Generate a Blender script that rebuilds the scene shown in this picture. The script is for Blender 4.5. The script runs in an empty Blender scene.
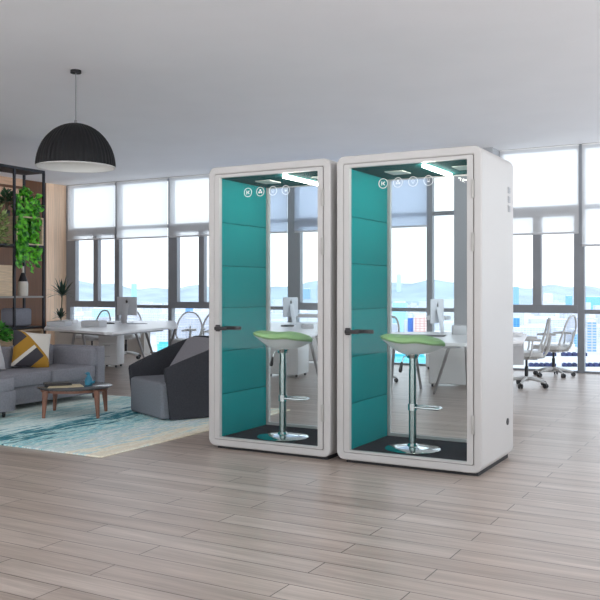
import bpy, bmesh, math, random
from mathutils import Vector, Matrix
R = random.Random(7)
S = bpy.context.scene
COL = S.collection
PI = math.pi

# ------------------------------------------------------------------ camera constants
EYE = 1.296; F = 845.0; YAW = math.radians(29.083)
DX, DY = -math.sin(YAW), math.cos(YAW)
RX, RY = math.cos(YAW), math.sin(YAW)

def at_depth(px, s, z=0.0):
    t = (px - 300) / F
    return Vector(((DX + RX * t) * s, (DY + RY * t) * s, z))
def on_level(px, py, z=0.0):
    return at_depth(px, (EYE - z) * F / (py - 290.0), z)

# ------------------------------------------------------------------ materials
def lin(r, g, b):
    f = lambda v: (v / 255 / 12.92) if v / 255 <= .04045 else ((v / 255 + .055) / 1.055) ** 2.4
    return (f(r), f(g), f(b), 1)

def new_mat(name):
    m = bpy.data.materials.new(name); m.use_nodes = True
    nt = m.node_tree; b = nt.nodes['Principled BSDF']
    return m, nt, b

def plain(name, rgb, rough=.5, metal=0, var=.06, scale=12, bump=0, bscale=200, spec=None, stretch=None):
    """procedural surface: base colour broken up by noise, optional bump"""
    m, nt, b = new_mat(name)
    c = lin(*rgb)
    tc = nt.nodes.new('ShaderNodeTexCoord')
    src = tc.outputs['Object']
    if stretch:
        mp = nt.nodes.new('ShaderNodeMapping'); mp.inputs['Scale'].default_value = stretch
        nt.links.new(src, mp.inputs[0]); src = mp.outputs[0]
    n = nt.nodes.new('ShaderNodeTexNoise'); n.inputs['Scale'].default_value = scale; n.inputs['Detail'].default_value = 4
    nt.links.new(src, n.inputs['Vector'])
    r = nt.nodes.new('ShaderNodeValToRGB')
    r.color_ramp.elements[0].position = .3; r.color_ramp.elements[1].position = .7
    r.color_ramp.elements[0].color = tuple(max(0, v * (1 - var)) for v in c[:3]) + (1,)
    r.color_ramp.elements[1].color = tuple(min(1, v * (1 + var)) for v in c[:3]) + (1,)
    nt.links.new(n.outputs[0], r.inputs[0]); nt.links.new(r.outputs[0], b.inputs['Base Color'])
    b.inputs['Roughness'].default_value = rough; b.inputs['Metallic'].default_value = metal
    if spec is not None: b.inputs['Specular IOR Level'].default_value = spec
    if bump:
        n2 = nt.nodes.new('ShaderNodeTexNoise'); n2.inputs['Scale'].default_value = bscale; n2.inputs['Detail'].default_value = 2
        nt.links.new(src, n2.inputs['Vector'])
        bp = nt.nodes.new('ShaderNodeBump'); bp.inputs['Strength'].default_value = bump; bp.inputs['Distance'].default_value = .004
        nt.links.new(n2.outputs[0], bp.inputs['Height']); nt.links.new(bp.outputs[0], b.inputs['Normal'])
    return m

def glass(name, rgb=(1, 1, 1), refl=.07, rough=.02):
    m, nt, b = new_mat(name); nt.nodes.remove(b)
    out = nt.nodes['Material Output']
    t = nt.nodes.new('ShaderNodeBsdfTransparent'); t.inputs[0].default_value = (*rgb, 1)
    g = nt.nodes.new('ShaderNodeBsdfGlossy'); g.inputs['Roughness'].default_value = rough
    lw = nt.nodes.new('ShaderNodeLayerWeight'); lw.inputs[0].default_value = .25
    ml = nt.nodes.new('ShaderNodeMath'); ml.operation = 'MULTIPLY_ADD'; ml.inputs[1].default_value = .16; ml.inputs[2].default_value = refl * .1
    nt.links.new(lw.outputs['Fresnel'], ml.inputs[0])
    mx = nt.nodes.new('ShaderNodeMixShader')
    nt.links.new(ml.outputs[0], mx.inputs[0]); nt.links.new(t.outputs[0], mx.inputs[1]); nt.links.new(g.outputs[0], mx.inputs[2])
    nt.links.new(mx.outputs[0], out.inputs[0])
    return m

def emitter(name, rgb, k):
    m, nt, b = new_mat(name)
    b.inputs['Base Color'].default_value = lin(*rgb)
    b.inputs['Emission Color'].default_value = lin(*rgb); b.inputs['Emission Strength'].default_value = k
    return m

def blind_mat(name, rgb, clear=.25):
    m, nt, b = new_mat(name); nt.nodes.remove(b); out = nt.nodes['Material Output']
    tc = nt.nodes.new('ShaderNodeTexCoord')
    n = nt.nodes.new('ShaderNodeTexNoise'); n.inputs['Scale'].default_value = 2
    nt.links.new(tc.outputs['Object'], n.inputs['Vector'])
    mc = nt.nodes.new('ShaderNodeMixRGB'); c = lin(*rgb)
    mc.inputs[1].default_value = tuple(v * .97 for v in c[:3]) + (1,); mc.inputs[2].default_value = c
    nt.links.new(n.outputs[0], mc.inputs[0])
    d = nt.nodes.new('ShaderNodeBsdfDiffuse'); tl = nt.nodes.new('ShaderNodeBsdfTranslucent'); tr = nt.nodes.new('ShaderNodeBsdfTransparent')
    tr.inputs[0].default_value = c
    nt.links.new(mc.outputs[0], d.inputs[0]); nt.links.new(mc.outputs[0], tl.inputs[0])
    a = nt.nodes.new('ShaderNodeMixShader'); a.inputs[0].default_value = .55
    nt.links.new(d.outputs[0], a.inputs[1]); nt.links.new(tl.outputs[0], a.inputs[2])
    e = nt.nodes.new('ShaderNodeMixShader'); e.inputs[0].default_value = clear
    nt.links.new(a.outputs[0], e.inputs[1]); nt.links.new(tr.outputs[0], e.inputs[2])
    nt.links.new(e.outputs[0], out.inputs[0])
    return m

def leaf_mat(name, dark, light, scale=11):
    m, nt, b = new_mat(name); tc = nt.nodes.new('ShaderNodeTexCoord')
    n = nt.nodes.new('ShaderNodeTexNoise'); n.inputs['Scale'].default_value = scale; n.inputs['Detail'].default_value = 1
    r = nt.nodes.new('ShaderNodeValToRGB'); e = r.color_ramp.elements; e[0].position = .38; e[0].color = lin(*dark); e[1].position = .62; e[1].color = lin(*light)
    nt.links.new(tc.outputs['Object'], n.inputs['Vector']); nt.links.new(n.outputs[0], r.inputs[0]); nt.links.new(r.outputs[0], b.inputs['Base Color'])
    b.inputs['Roughness'].default_value = .42
    return m

def floor_mat():
    m, nt, b = new_mat('laminate_floor')
    L = nt.links; N = nt.nodes.new
    tc = N('ShaderNodeTexCoord')
    br = N('ShaderNodeTexBrick')
    br.offset = .37; br.offset_frequency = 2; br.squash = 1
    br.inputs['Scale'].default_value = 1; br.inputs['Brick Width'].default_value = 1.35; br.inputs['Row Height'].default_value = .17
    br.inputs['Mortar Size'].default_value = .003; br.inputs['Mortar Smooth'].default_value = .1; br.inputs['Bias'].default_value = 0
    br.inputs['Color1'].default_value = lin(178, 163, 152); br.inputs['Color2'].default_value = lin(191, 178, 168)
    br.inputs['Mortar'].default_value = lin(96, 86, 80)
    L.new(tc.outputs['Object'], br.inputs['Vector'])
    mp = N('ShaderNodeMapping'); mp.inputs['Scale'].default_value = (.55, 9, 1); L.new(tc.outputs['Object'], mp.inputs[0])
    n = N('ShaderNodeTexNoise'); n.inputs['Scale'].default_value = 1.3; n.inputs['Detail'].default_value = 6; n.inputs['Roughness'].default_value = .62
    L.new(mp.outputs[0], n.inputs['Vector'])
    r = N('ShaderNodeValToRGB'); r.color_ramp.elements[0].position = .33; r.color_ramp.elements[1].position = .68
    r.color_ramp.elements[0].color = (.74, .72, .71, 1); r.color_ramp.elements[1].color = (1.16, 1.16, 1.17, 1)
    L.new(n.outputs[0], r.inputs[0])
    mp2 = N('ShaderNodeMapping'); mp2.inputs['Scale'].default_value = (2.2, 60, 1); L.new(tc.outputs['Object'], mp2.inputs[0])
    n2 = N('ShaderNodeTexNoise'); n2.inputs['Scale'].default_value = 1.5; n2.inputs['Detail'].default_value = 3; L.new(mp2.outputs[0], n2.inputs['Vector'])
    r2 = N('ShaderNodeValToRGB'); r2.color_ramp.elements[0].position = .3; r2.color_ramp.elements[1].position = .7
    r2.color_ramp.elements[0].color = (.88, .88, .88, 1); r2.color_ramp.elements[1].color = (1.08, 1.08, 1.08, 1)
    L.new(n2.outputs[0], r2.inputs[0])
    a = N('ShaderNodeMixRGB'); a.blend_type = 'MULTIPLY'; a.inputs[0].default_value = 1; L.new(br.outputs[0], a.inputs[1]); L.new(r.outputs[0], a.inputs[2])
    c = N('ShaderNodeMixRGB'); c.blend_type = 'MULTIPLY'; c.inputs[0].default_value = 1; L.new(a.outputs[0], c.inputs[1]); L.new(r2.outputs[0], c.inputs[2])
    L.new(c.outputs[0], b.inputs['Base Color'])
    b.inputs['Roughness'].default_value = .33; b.inputs['Specular IOR Level'].default_value = .5
    return m

def boards_mat(name, rgb, w=.115, rough=.45, dark=.55):
    """vertical wooden boards running up z, laid along y"""
    m, nt, b = new_mat(name); L = nt.links; N = nt.nodes.new
    tc = N('ShaderNodeTexCoord')
    mp = N('ShaderNodeMapping'); mp.inputs['Rotation'].default_value = (0, 0, 0); L.new(tc.outputs['Object'], mp.inputs[0])
    sep = N('ShaderNodeSeparateXYZ'); L.new(mp.outputs[0], sep.inputs[0])
    cmb = N('ShaderNodeCombineXYZ'); L.new(sep.outputs[2], cmb.inputs[0]); L.new(sep.outputs[1], cmb.inputs[1])
    br = N('ShaderNodeTexBrick'); br.offset = .4; br.inputs['Scale'].default_value = 1
    br.inputs['Brick Width'].default_value = 8; br.inputs['Row Height'].default_value = w; br.inputs['Mortar Size'].default_value = .003
    c = lin(*rgb)
    br.inputs['Color1'].default_value = tuple(v * .86 for v in c[:3]) + (1,); br.inputs['Color2'].default_value = c
    br.inputs['Mortar'].default_value = tuple(v * dark for v in c[:3]) + (1,)
    L.new(cmb.outputs[0], br.inputs['Vector'])
    mp2 = N('ShaderNodeMapping'); mp2.inputs['Scale'].default_value = (1.2, 26, 1); L.new(cmb.outputs[0], mp2.inputs[0])
    n = N('ShaderNodeTexNoise'); n.inputs['Scale'].default_value = 1.5; n.inputs['Detail'].default_value = 5; L.new(mp2.outputs[0], n.inputs['Vector'])
    r = N('ShaderNodeValToRGB'); r.color_ramp.elements[0].position = .3; r.color_ramp.elements[1].position = .7
    r.color_ramp.elements[0].color = (.88, .86, .84, 1); r.color_ramp.elements[1].color = (1.12, 1.1, 1.1, 1); L.new(n.outputs[0], r.inputs[0])
    a = N('ShaderNodeMixRGB'); a.blend_type = 'MULTIPLY'; a.inputs[0].default_value = 1; L.new(br.outputs[0], a.inputs[1]); L.new(r.outputs[0], a.inputs[2])
    L.new(a.outputs[0], b.inputs['Base Color']); b.inputs['Roughness'].default_value = rough
    return m

def rug_mat():
    m, nt, b = new_mat('woven_rug'); L = nt.links; N = nt.nodes.new
    tc = N('ShaderNodeTexCoord'); sep = N('ShaderNodeSeparateXYZ'); L.new(tc.outputs['Object'], sep.inputs[0])
    mp = N('ShaderNodeMapping'); mp.inputs['Scale'].default_value = (8, 1.5, 1); L.new(tc.outputs['Object'], mp.inputs[0])
    n = N('ShaderNodeTexNoise'); n.inputs['Scale'].default_value = 1.6; n.inputs['Detail'].default_value = 5; n.inputs['Roughness'].default_value = .65; L.new(mp.outputs[0], n.inputs['Vector'])
    o = N('ShaderNodeMath'); o.operation = 'MULTIPLY_ADD'; o.inputs[1].default_value = 2.0; o.inputs[2].default_value = -1.0; L.new(n.outputs[0], o.inputs[0])
    ad = N('ShaderNodeMath'); ad.operation = 'ADD'; L.new(sep.outputs[0], ad.inputs[0]); L.new(o.outputs[0], ad.inputs[1])
    mr = N('ShaderNodeMapRange'); mr.inputs['From Min'].default_value = -1.5; mr.inputs['From Max'].default_value = 1.5; L.new(ad.outputs[0], mr.inputs[0])
    r = N('ShaderNodeValToRGB'); e = r.color_ramp.elements
    stops = [(0, (214, 222, 216)), (.2, (205, 214, 206)), (.3, (150, 190, 192)), (.36, (206, 220, 216)), (.46, (192, 214, 214)),
             (.505, (95, 160, 172)), (.545, (40, 100, 116)), (.585, (85, 140, 148)), (.62, (190, 216, 214)), (.67, (110, 178, 188)),
             (.71, (206, 222, 214)), (.76, (158, 192, 198)), (.80, (214, 224, 218)), (.85, (176, 200, 200)), (.9, (220, 218, 204)), (1, (212, 205, 186))]
    stops = [(p_, tuple(min(250, v * 1.12 + 4) for v in c_)) for p_, c_ in stops]
    e[0].position = 0; e[0].color = lin(*stops[0][1]); e[1].position = 1; e[1].color = lin(*stops[-1][1])
    for p, c in stops[1:-1]:
        q = e.new(p); q.color = lin(*c)
    L.new(mr.outputs[0], r.inputs[0])
    n2 = N('ShaderNodeTexNoise'); n2.inputs['Scale'].default_value = 45; n2.inputs['Detail'].default_value = 2; L.new(tc.outputs['Object'], n2.inputs['Vector'])
    r2 = N('ShaderNodeValToRGB'); r2.color_ramp.elements[0].position = .35; r2.color_ramp.elements[1].position = .65
    r2.color_ramp.elements[0].color = (.94, .96, .96, 1); r2.color_ramp.elements[1].color = (1.1, 1.1, 1.1, 1); L.new(n2.outputs[0], r2.inputs[0])
    a = N('ShaderNodeMixRGB'); a.blend_type = 'MULTIPLY'; a.inputs[0].default_value = 1; L.new(r.outputs[0], a.inputs[1]); L.new(r2.outputs[0], a.inputs[2])
    L.new(a.outputs[0], b.inputs['Base Color']); b.inputs['Roughness'].default_value = .95; b.inputs['Specular IOR Level'].default_value = .1
    return m

def facade_mat(name, wall, win, w=6.0, h=3.6):
    m, nt, b = new_mat(name); L = nt.links; N = nt.nodes.new
    tc = N('ShaderNodeTexCoord'); sep = N('ShaderNodeSeparateXYZ'); L.new(tc.outputs['Object'], sep.inputs[0])
    s = N('ShaderNodeMath'); s.operation = 'ADD'; L.new(sep.outputs[0], s.inputs[0]); L.new(sep.outputs[1], s.inputs[1])
    cmb = N('ShaderNodeCombineXYZ'); L.new(s.outputs[0], cmb.inputs[0]); L.new(sep.outputs[2], cmb.inputs[1])
    br = N('ShaderNodeTexBrick'); br.offset = 0; br.inputs['Scale'].default_value = 1
    br.inputs['Brick Width'].default_value = w; br.inputs['Row Height'].default_value = h; br.inputs['Mortar Size'].default_value = .8
    br.inputs['Mortar Smooth'].default_value = .2
    br.inputs['Color1'].default_value = lin(*win); br.inputs['Color2'].default_value = lin(*[min(255, v + 12) for v in win]); br.inputs['Mortar'].default_value = lin(*wall)
    L.new(cmb.outputs[0], br.inputs['Vector']); L.new(br.outputs[0], b.inputs['Base Color']); b.inputs['Roughness'].default_value = .7
    return m

def pillow_mat():
    m, nt, b = new_mat('patchwork_pillow'); L = nt.links; N = nt.nodes.new
    tc = N('ShaderNodeTexCoord'); sep = N('ShaderNodeSeparateXYZ'); L.new(tc.outputs['Object'], sep.inputs[0])
    def mth(op, a, bb):
        q = N('ShaderNodeMath'); q.operation = op
        for i, v in enumerate((a, bb)):
            if isinstance(v, (int, float)): q.inputs[i].default_value = v
            else: L.new(v, q.inputs[i])
        return q.outputs[0]
    u = mth('MULTIPLY', sep.outputs[0], 4.6); v = mth('MULTIPLY', sep.outputs[2], 4.6)
    p = mth('ADD', u, v); w = mth('SUBTRACT', v, u)
    Wt, Mu, Ch = lin(222, 216, 206), lin(176, 132, 46), lin(66, 64, 70)
    def mix(fac, c1, c2):
        q = N('ShaderNodeMixRGB'); L.new(fac, q.inputs[0])
        for i, c in ((1, c1), (2, c2)):
            if isinstance(c, tuple): q.inputs[i].default_value = c
            else: L.new(c, q.inputs[i])
        return q.outputs[0]
    c = mix(mth('GREATER_THAN', w, -.95), Mu, Ch)
    c = mix(mth('GREATER_THAN', w, -.12), c, Wt)
    c = mix(mth('GREATER_THAN', w, .14), c, Mu)
    c = mix(mth('GREATER_THAN', w, .95), c, Ch)
    c = mix(mth('GREATER_THAN', p, .2), c, Mu)
    c = mix(mth('GREATER_THAN', p, .38), c, Wt)
    L.new(c, b.inputs['Base Color']); b.inputs['Roughness'].default_value = .9
    return m

M = dict(
    floor=floor_mat(), rug=rug_mat(), pillow=pillow_mat(),
    ceiling=plain('ceiling_paint', (238, 238, 240), .9, var=.015, scale=1.5),
    frame=plain('grey_window_frame', (138, 141, 146), .45, var=.04, scale=3),
    column=plain('grey_column_paint', (164, 167, 171), .7, var=.03, scale=2),
    knee=plain('warm_grey_paint', (196, 192, 186), .8, var=.03, scale=2),
    winglass=glass('window_glass', (.97, .99, 1), .04), boothglass=glass('booth_glass', (.97, .985, .985), .06),
    blind=blind_mat('white_blind', (255, 255, 255), .55), blue_cast_blind=blind_mat('white_blind_blue_cast', (228, 234, 244), .42),  # second blind: bluish light behind the booths put into the colour
    lightwood=boards_mat('light_wood_panel', (248, 216, 186), .16, dark=.75), darkwood=boards_mat('dark_wood_panel', (110, 70, 40), .14),
    tan=plain('tan_wood', (214, 176, 146), .5, var=.12, scale=4, stretch=(1, 1, 12)),
    crate=plain('pale_crate_wood', (214, 190, 160), .6, var=.16, scale=5, stretch=(1, 1, 9)),
    white=plain('booth_white', (196, 194, 192), .38, var=.01, scale=2), groove=plain('shadow_gap', (120, 116, 112), .8, var=.02),
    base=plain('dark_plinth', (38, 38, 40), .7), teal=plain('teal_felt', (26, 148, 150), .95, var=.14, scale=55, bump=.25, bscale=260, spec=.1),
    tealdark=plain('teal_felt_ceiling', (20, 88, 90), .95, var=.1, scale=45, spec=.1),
    carpet=plain('charcoal_carpet', (62, 62, 68), .98, var=.25, scale=160, spec=.05),
    handle=plain('dark_handle', (58, 56, 58), .35, .4), hinge=plain('satin_hinge', (176, 174, 170), .4, .2),
    lamp=emitter('booth_led', (255, 250, 240), 38), panel_light=plain('light_diffuser', (205, 214, 208), .4, var=.05, scale=30),
    icon=plain('white_vinyl', (236, 240, 240), .5, var=.01), brushed=plain('brushed_steel', (158, 170, 168), .24, 1, var=.04, scale=20, stretch=(1, 1, .1)), chrome=plain('polished_chrome', (215, 222, 222), .09, 1, var=.02),
    green=plain('green_upholstery', (152, 194, 126), .75, var=.05, scale=30, bump=.1), shell=plain('white_plastic', (226, 226, 224), .35, var=.01),
    blackplastic=plain('black_plastic', (34, 34, 36), .45), vent=plain('grey_vent', (176, 178, 182), .5),
    pendant=plain('black_pendant', (27, 27, 29), .6, var=.05, spec=.3), inner=plain('white_lining', (228, 228, 226), .7, var=.01), cord=plain('cord_grey', (120, 120, 122), .5),
    bulb=emitter('bulb', (255, 244, 225), .8),
    steel=plain('black_steel', (50, 52, 58), .45, .3), board=plain('grey_shelf_board', (150, 146, 142), .6, var=.05),
    sofa=plain('grey_sofa_fabric', (145, 145, 152), .95, var=.1, scale=60, bump=.3, bscale=300, spec=.1), armshell=plain('charcoal_fabric', (66, 67, 72), .95, var=.12, scale=70, bump=.3, bscale=300, spec=.1),
    armseat=plain('mid_grey_fabric', (126, 129, 136), .95, var=.1, scale=70, bump=.3, bscale=300, spec=.1), cush=plain('light_grey_fabric', (142, 140, 146), .95, var=.08, scale=70, bump=.3, bscale=300, spec=.1),
    palepillow=plain('pale_fabric', (196, 196, 198), .95, var=.04), walnut=plain('walnut', (134, 92, 74), .45, var=.18, scale=6, stretch=(6, 6, 1)),
    tabletop=plain('smoked_tabletop', (84, 84, 86), .12, var=.04), darkbook=plain('black_cover', (40, 38, 38), .4), paper=plain('cream_paper', (208, 192, 160), .8, var=.05),
    bluecer=plain('blue_ceramic', (56, 134, 162), .3, var=.15, scale=30),
    deskwhite=plain('white_laminate', (232, 232, 234), .3, var=.01), cabinet=plain('white_cabinet', (230, 230, 230), .4, var=.01), caster=plain('dark_caster', (52, 52, 54), .5),
    lightgrey=plain('light_grey_plastic', (196, 197, 200), .5, var=.03), alu=plain('aluminium', (206, 209, 214), .35, .2, var=.02), logo=plain('dark_mark', (52, 52, 56), .4),
    legmetal=plain('grey_leg_metal', (168, 168, 170), .35, .5), chair=plain('pale_chair_frame', (204, 205, 204), .4, var=.02), mesh=blind_mat('chair_mesh', (236, 236, 236), .86),
    ivy=leaf_mat('ivy_leaf', (26, 104, 26), (112, 206, 52), 16), ivy2=plain('dark_leaf', (40, 74, 44), .5, var=.5, scale=14), bush=leaf_mat('olive_leaf', (70, 96, 44), (176, 196, 124), 14),
    herb=leaf_mat('bright_bush_leaf', (30, 96, 30), (92, 178, 62), 18), spike=plain('dracaena_leaf', (52, 72, 60), .45, var=.4, scale=10), stem=plain('stem_brown', (120, 112, 92), .8), potgrey=plain('grey_pot', (98, 100, 108), .7), potwhite=plain('white_pot', (226, 226, 224), .4),
    bottleglass=plain('pale_bottle', (206, 200, 190), .2, var=.05), label=plain('black_label', (30, 28, 32), .5), felt=plain('grey_felt', (136, 138, 148), .95, var=.08, scale=50),
    ground=plain('pale_streets', (176, 180, 182), .9, var=.12, scale=.02), hill=plain('hill_painted_haze', (142, 156, 164), .95, var=.15, scale=.006),  # hill colour carries painted distance haze
    roofwhite=plain('white_roof', (214, 214, 214), .8, var=.03, scale=.1), navy=plain('navy_band', (34, 44, 84), .6, var=.5, scale=.12), cyan=plain('cyan_roof', (70, 180, 206), .6, var=.1, scale=.05),
)

# ------------------------------------------------------------------ mesh building
class MB:
    def __init__(s): s.bm = bmesh.new()
    def _merge(s, b2, mat=None):
        if mat is not None: bmesh.ops.transform(b2, matrix=mat, verts=b2.verts)
        me = bpy.data.meshes.new('tmp'); b2.to_mesh(me); b2.free(); s.bm.from_mesh(me); bpy.data.meshes.remove(me)
        return s
    def box(s, c, size, rot=None, bev=0, seg=2):
        b = bmesh.new(); bmesh.ops.create_cube(b, size=1)
        bmesh.ops.scale(b, vec=Vector(size), verts=b.verts)
        if bev: bmesh.ops.bevel(b, geom=list(b.edges), offset=bev, segments=seg, profile=.5, affect='EDGES')
        return s._merge(b, Matrix.Translation(Vector(c)) @ (rot.to_4x4() if rot else Matrix.Identity(4)))
    def ext(s, lo, hi, bev=0, seg=2):
        lo, hi = Vector(lo), Vector(hi)
        return s.box((lo + hi) / 2, hi - lo, None, bev, seg)
    def cyl(s, p0, p1, r0, r1=None, n=16):
        p0, p1 = Vector(p0), Vector(p1); d = p1 - p0; r1 = r0 if r1 is None else r1
        b = bmesh.new(); bmesh.ops.create_cone(b, cap_ends=True, segments=n, radius1=r0, radius2=r1, depth=d.length)
        return s._merge(b, Matrix.Translation((p0 + p1) / 2) @ d.to_track_quat('Z', 'Y').to_matrix().to_4x4())
    def tube(s, pts, r, n=8, closed=False):
        pts = [Vector(p) for p in pts]; rings = []; N = len(pts); up = None
        for i, p in enumerate(pts):
            a = pts[(i - 1) % N] if (closed or i) else p; c = pts[(i + 1) % N] if (closed or i < N - 1) else p
            t = (c - a).normalized()
            if up is None: up = Vector((0, 0, 1)) if abs(t.z) < .9 else Vector((1, 0, 0))
            x = (up - t * up.dot(t)).normalized(); up = x; y = t.cross(x)
            rr = r[i] if isinstance(r, (list, tuple)) else r
            rings.append([s.bm.verts.new(p + (x * math.cos(2 * PI * k / n) + y * math.sin(2 * PI * k / n)) * rr) for k in range(n)])
        for i in range(N if closed else N - 1):
            A, B = rings[i], rings[(i + 1) % N]
            for k in range(n): s.bm.faces.new((A[k], A[(k + 1) % n], B[(k + 1) % n], B[k]))
        if not closed:
            s.bm.faces.new(rings[0][::-1]); s.bm.faces.new(rings[-1])
        return s
    def lathe(s, prof, n=32, c=(0, 0, 0), rib=0, ribn=0):
        c = Vector(c); rings = []
        for r, z in prof:
            ring = []
            for k in range(n):
                a = 2 * PI * k / n; q = r + (rib * math.cos(ribn * a) if r > .03 else 0)
                ring.append(s.bm.verts.new(c + Vector((q * math.cos(a), q * math.sin(a), z))))
            rings.append(ring)
        for A, B in zip(rings, rings[1:]):
            for k in range(n): s.bm.faces.new((A[k], A[(k + 1) % n], B[(k + 1) % n], B[k]))
        if prof[0] != prof[-1]:
            s.bm.faces.new(rings[0][::-1]); s.bm.faces.new(rings[-1])
        return s
    def prism(s, poly, lo, hi, axis='z'):
        def P(a, b, h): return {'z': (a, b, h), 'y': (a, h, b), 'x': (h, a, b)}[axis]
        A = [s.bm.verts.new(P(a, b, lo)) for a, b in poly]; B = [s.bm.verts.new(P(a, b, hi)) for a, b in poly]; n = len(poly)
        s.bm.faces.new(A[::-1]); s.bm.faces.new(B)
        for k in range(n): s.bm.faces.new((A[k], A[(k + 1) % n], B[(k + 1) % n], B[k]))
        return s
    def ring(s, outer, inner, lo, hi, axis='y'):
        def P(a, b, h): return {'z': (a, b, h), 'y': (a, h, b), 'x': (h, a, b)}[axis]
        n = len(outer); V = [[s.bm.verts.new(P(a, b, h)) for a, b in pl] for pl in (outer, inner) for h in (lo, hi)]
        o0, o1, i0, i1 = V
        for k in range(n):
            j = (k + 1) % n
            s.bm.faces.new((o0[k], o0[j], o1[j], o1[k])); s.bm.faces.new((i0[j], i0[k], i1[k], i1[j]))
            s.bm.faces.new((o0[j], o0[k], i0[k], i0[j])); s.bm.faces.new((o1[k], o1[j], i1[j], i1[k]))
        return s
    def blob(s, c, size, e=.35, rot=None, n=24, m=14):
        """soft cushion shape (superellipsoid)"""
        b = bmesh.new(); sp = lambda v: math.copysign(abs(v) ** e, v)
        rows = []
        for i in range(1, m):
            ph = -PI / 2 + PI * i / m; row = []
            for k in range(n):
                th = 2 * PI * (k + .5) / n
                row.append(b.verts.new((sp(math.cos(ph)) * sp(math.cos(th)) * size[0] / 2, sp(math.cos(ph)) * sp(math.sin(th)) * size[1] / 2, sp(math.sin(ph)) * size[2] / 2)))
            rows.append(row)
        bt = b.verts.new((0, 0, -size[2] / 2)); tp = b.verts.new((0, 0, size[2] / 2))
        for A, B in zip(rows, rows[1:]):
            for k in range(n): b.faces.new((A[k], A[(k + 1) % n], B[(k + 1) % n], B[k]))
        for k in range(n):
            b.faces.new((bt, rows[0][(k + 1) % n], rows[0][k])); b.faces.new((tp, rows[-1][k], rows[-1][(k + 1) % n]))
        return s._merge(b, Matrix.Translation(Vector(c)) @ (rot.to_4x4() if rot else Matrix.Identity(4)))
    def leaf(s, p, d, nrm, L, W, heart=False):
        """one small folded leaf"""
        p, d = Vector(p), Vector(d).normalized(); x = d.cross(Vector(nrm)).normalized(); up = x.cross(d)
        v = s.bm.verts.new
        if heart:
            a = v(p); l1 = v(p - d * .15 * L + x * .35 * W + up * .08 * W); l2 = v(p + d * .25 * L + x * .5 * W + up * .1 * W); l3 = v(p + d * .7 * L + x * .3 * W)
            t = v(p + d * L - up * .1 * L); r1 = v(p - d * .15 * L - x * .35 * W + up * .08 * W); r2 = v(p + d * .25 * L - x * .5 * W + up * .1 * W); r3 = v(p + d * .7 * L - x * .3 * W)
            s.bm.faces.new((a, l1, l2, l3, t)); s.bm.faces.new((a, t, r3, r2, r1))
        else:
            a = v(p); l = v(p + d * .45 * L + x * .5 * W + up * .08 * L); r = v(p + d * .45 * L - x * .5 * W + up * .08 * L); t = v(p + d * L)
            s.bm.faces.new((a, l, t)); s.bm.faces.new((a, t, r))
        return s
    def build(s, name, mat, parent=None, smooth=None, world=True, flat=False):
        if parent is not None and world:
            mw = Matrix.Translation(parent.location) @ Matrix.Rotation(parent.rotation_euler.z, 4, 'Z')
            par = parent.parent
            while par is not None:
                mw = (Matrix.Translation(par.location) @ Matrix.Rotation(par.rotation_euler.z, 4, 'Z')) @ mw; par = par.parent
            bmesh.ops.transform(s.bm, matrix=mw.inverted(), verts=s.bm.verts)
        if not flat: bmesh.ops.recalc_face_normals(s.bm, faces=s.bm.faces)
        me = bpy.data.meshes.new(name); s.bm.to_mesh(me); s.bm.free()
        if smooth is None: smooth = True
        if smooth:
            for p in me.polygons: p.use_smooth = True
            me.set_sharp_from_angle(angle=math.radians(38))
        me.materials.append(M[mat] if isinstance(mat, str) else mat)
        o = bpy.data.objects.new(name, me); COL.objects.link(o)
        if parent is not None: o.parent = parent
        return o

def tag(o, label=None, cat=None, group=None, kind=None):
    if label: o['label'] = label
    if cat: o['category'] = cat
    if group: o['group'] = group
    if kind: o['kind'] = kind
    return o
def thing(name, label, cat, loc=(0, 0, 0), rz=0, group=None):
    o = bpy.data.objects.new(name, None); COL.objects.link(o); o.location = loc; o.rotation_euler = (0, 0, rz); o.empty_display_size = .1
    return tag(o, label, cat, group)
def single(mb, name, mat, label, cat, loc=(0, 0, 0), rz=0, group=None, **k):
    """a thing that is one mesh, built in local coordinates around its base"""
    o = mb.build(name, mat, None, **k); o.location = loc; o.rotation_euler = (0, 0, rz)
    return tag(o, label, cat, group)
def struct(mb, name, mat, **k): return tag(mb.build(name, mat, None, **k), kind='structure')
def copy_tree(o, parent=None):
    c = o.copy(); COL.objects.link(c); c.parent = parent
    for ch in list(o.children): copy_tree(ch, c)
    return c
def place(o, loc, rz=0, label=None, group=None):
    o.location = loc; o.rotation_euler = (0, 0, rz)
    if label: o['label'] = label
    if group: o['group'] = group
    return o
def rrect(x0, x1, z0, z1, r, n=6):
    p = []
    for cx, cz, a in ((x1 - r, z1 - r, 0), (x0 + r, z1 - r, 90), (x0 + r, z0 + r, 180), (x1 - r, z0 + r, 270)):
        for k in range(n + 1):
            t = math.radians(a + 90 * k / n); p.append((cx + r * math.cos(t), cz + r * math.sin(t)))
    return p

# ================================================================== THE ROOM
CEIL = 3.57; WY = 13.69; XL = -13.42; XR = 4.2; YN = -4.4
b = MB(); b.ext((XL - .15, YN, -.12), (XR, WY + .15, 0)); struct(b, 'floor', 'floor')
b = MB(); b.ext((XL - .15, YN, CEIL), (XR, WY + .15, CEIL + .15)); struct(b, 'ceiling', 'ceiling')
# left wall: dark board panel, light board panel near the window
wl = MB().ext((XL - .14, YN, 0), (XL, 13.05, CEIL)).build('wall_left', 'darkwood'); tag(wl, kind='structure')
p = MB().ext((XL - .14, 13.05, 0), (XL, WY + .12, CEIL)).build('light_wood_panel', 'lightwood', wl)
p = MB().ext((XL, 9.0, 3.42), (XL + .02, 12.45, 3.568)).build('tan_board', 'tan', wl)
p = MB().ext((XL, 9.0, 3.15), (XL + .02, 12.45, 3.36)).build('tan_board', 'tan', wl)
p = MB().ext((XL, 9.0, 2.18), (XL + .02, 12.3, 2.6)).build('tan_board', 'tan', wl)
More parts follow.
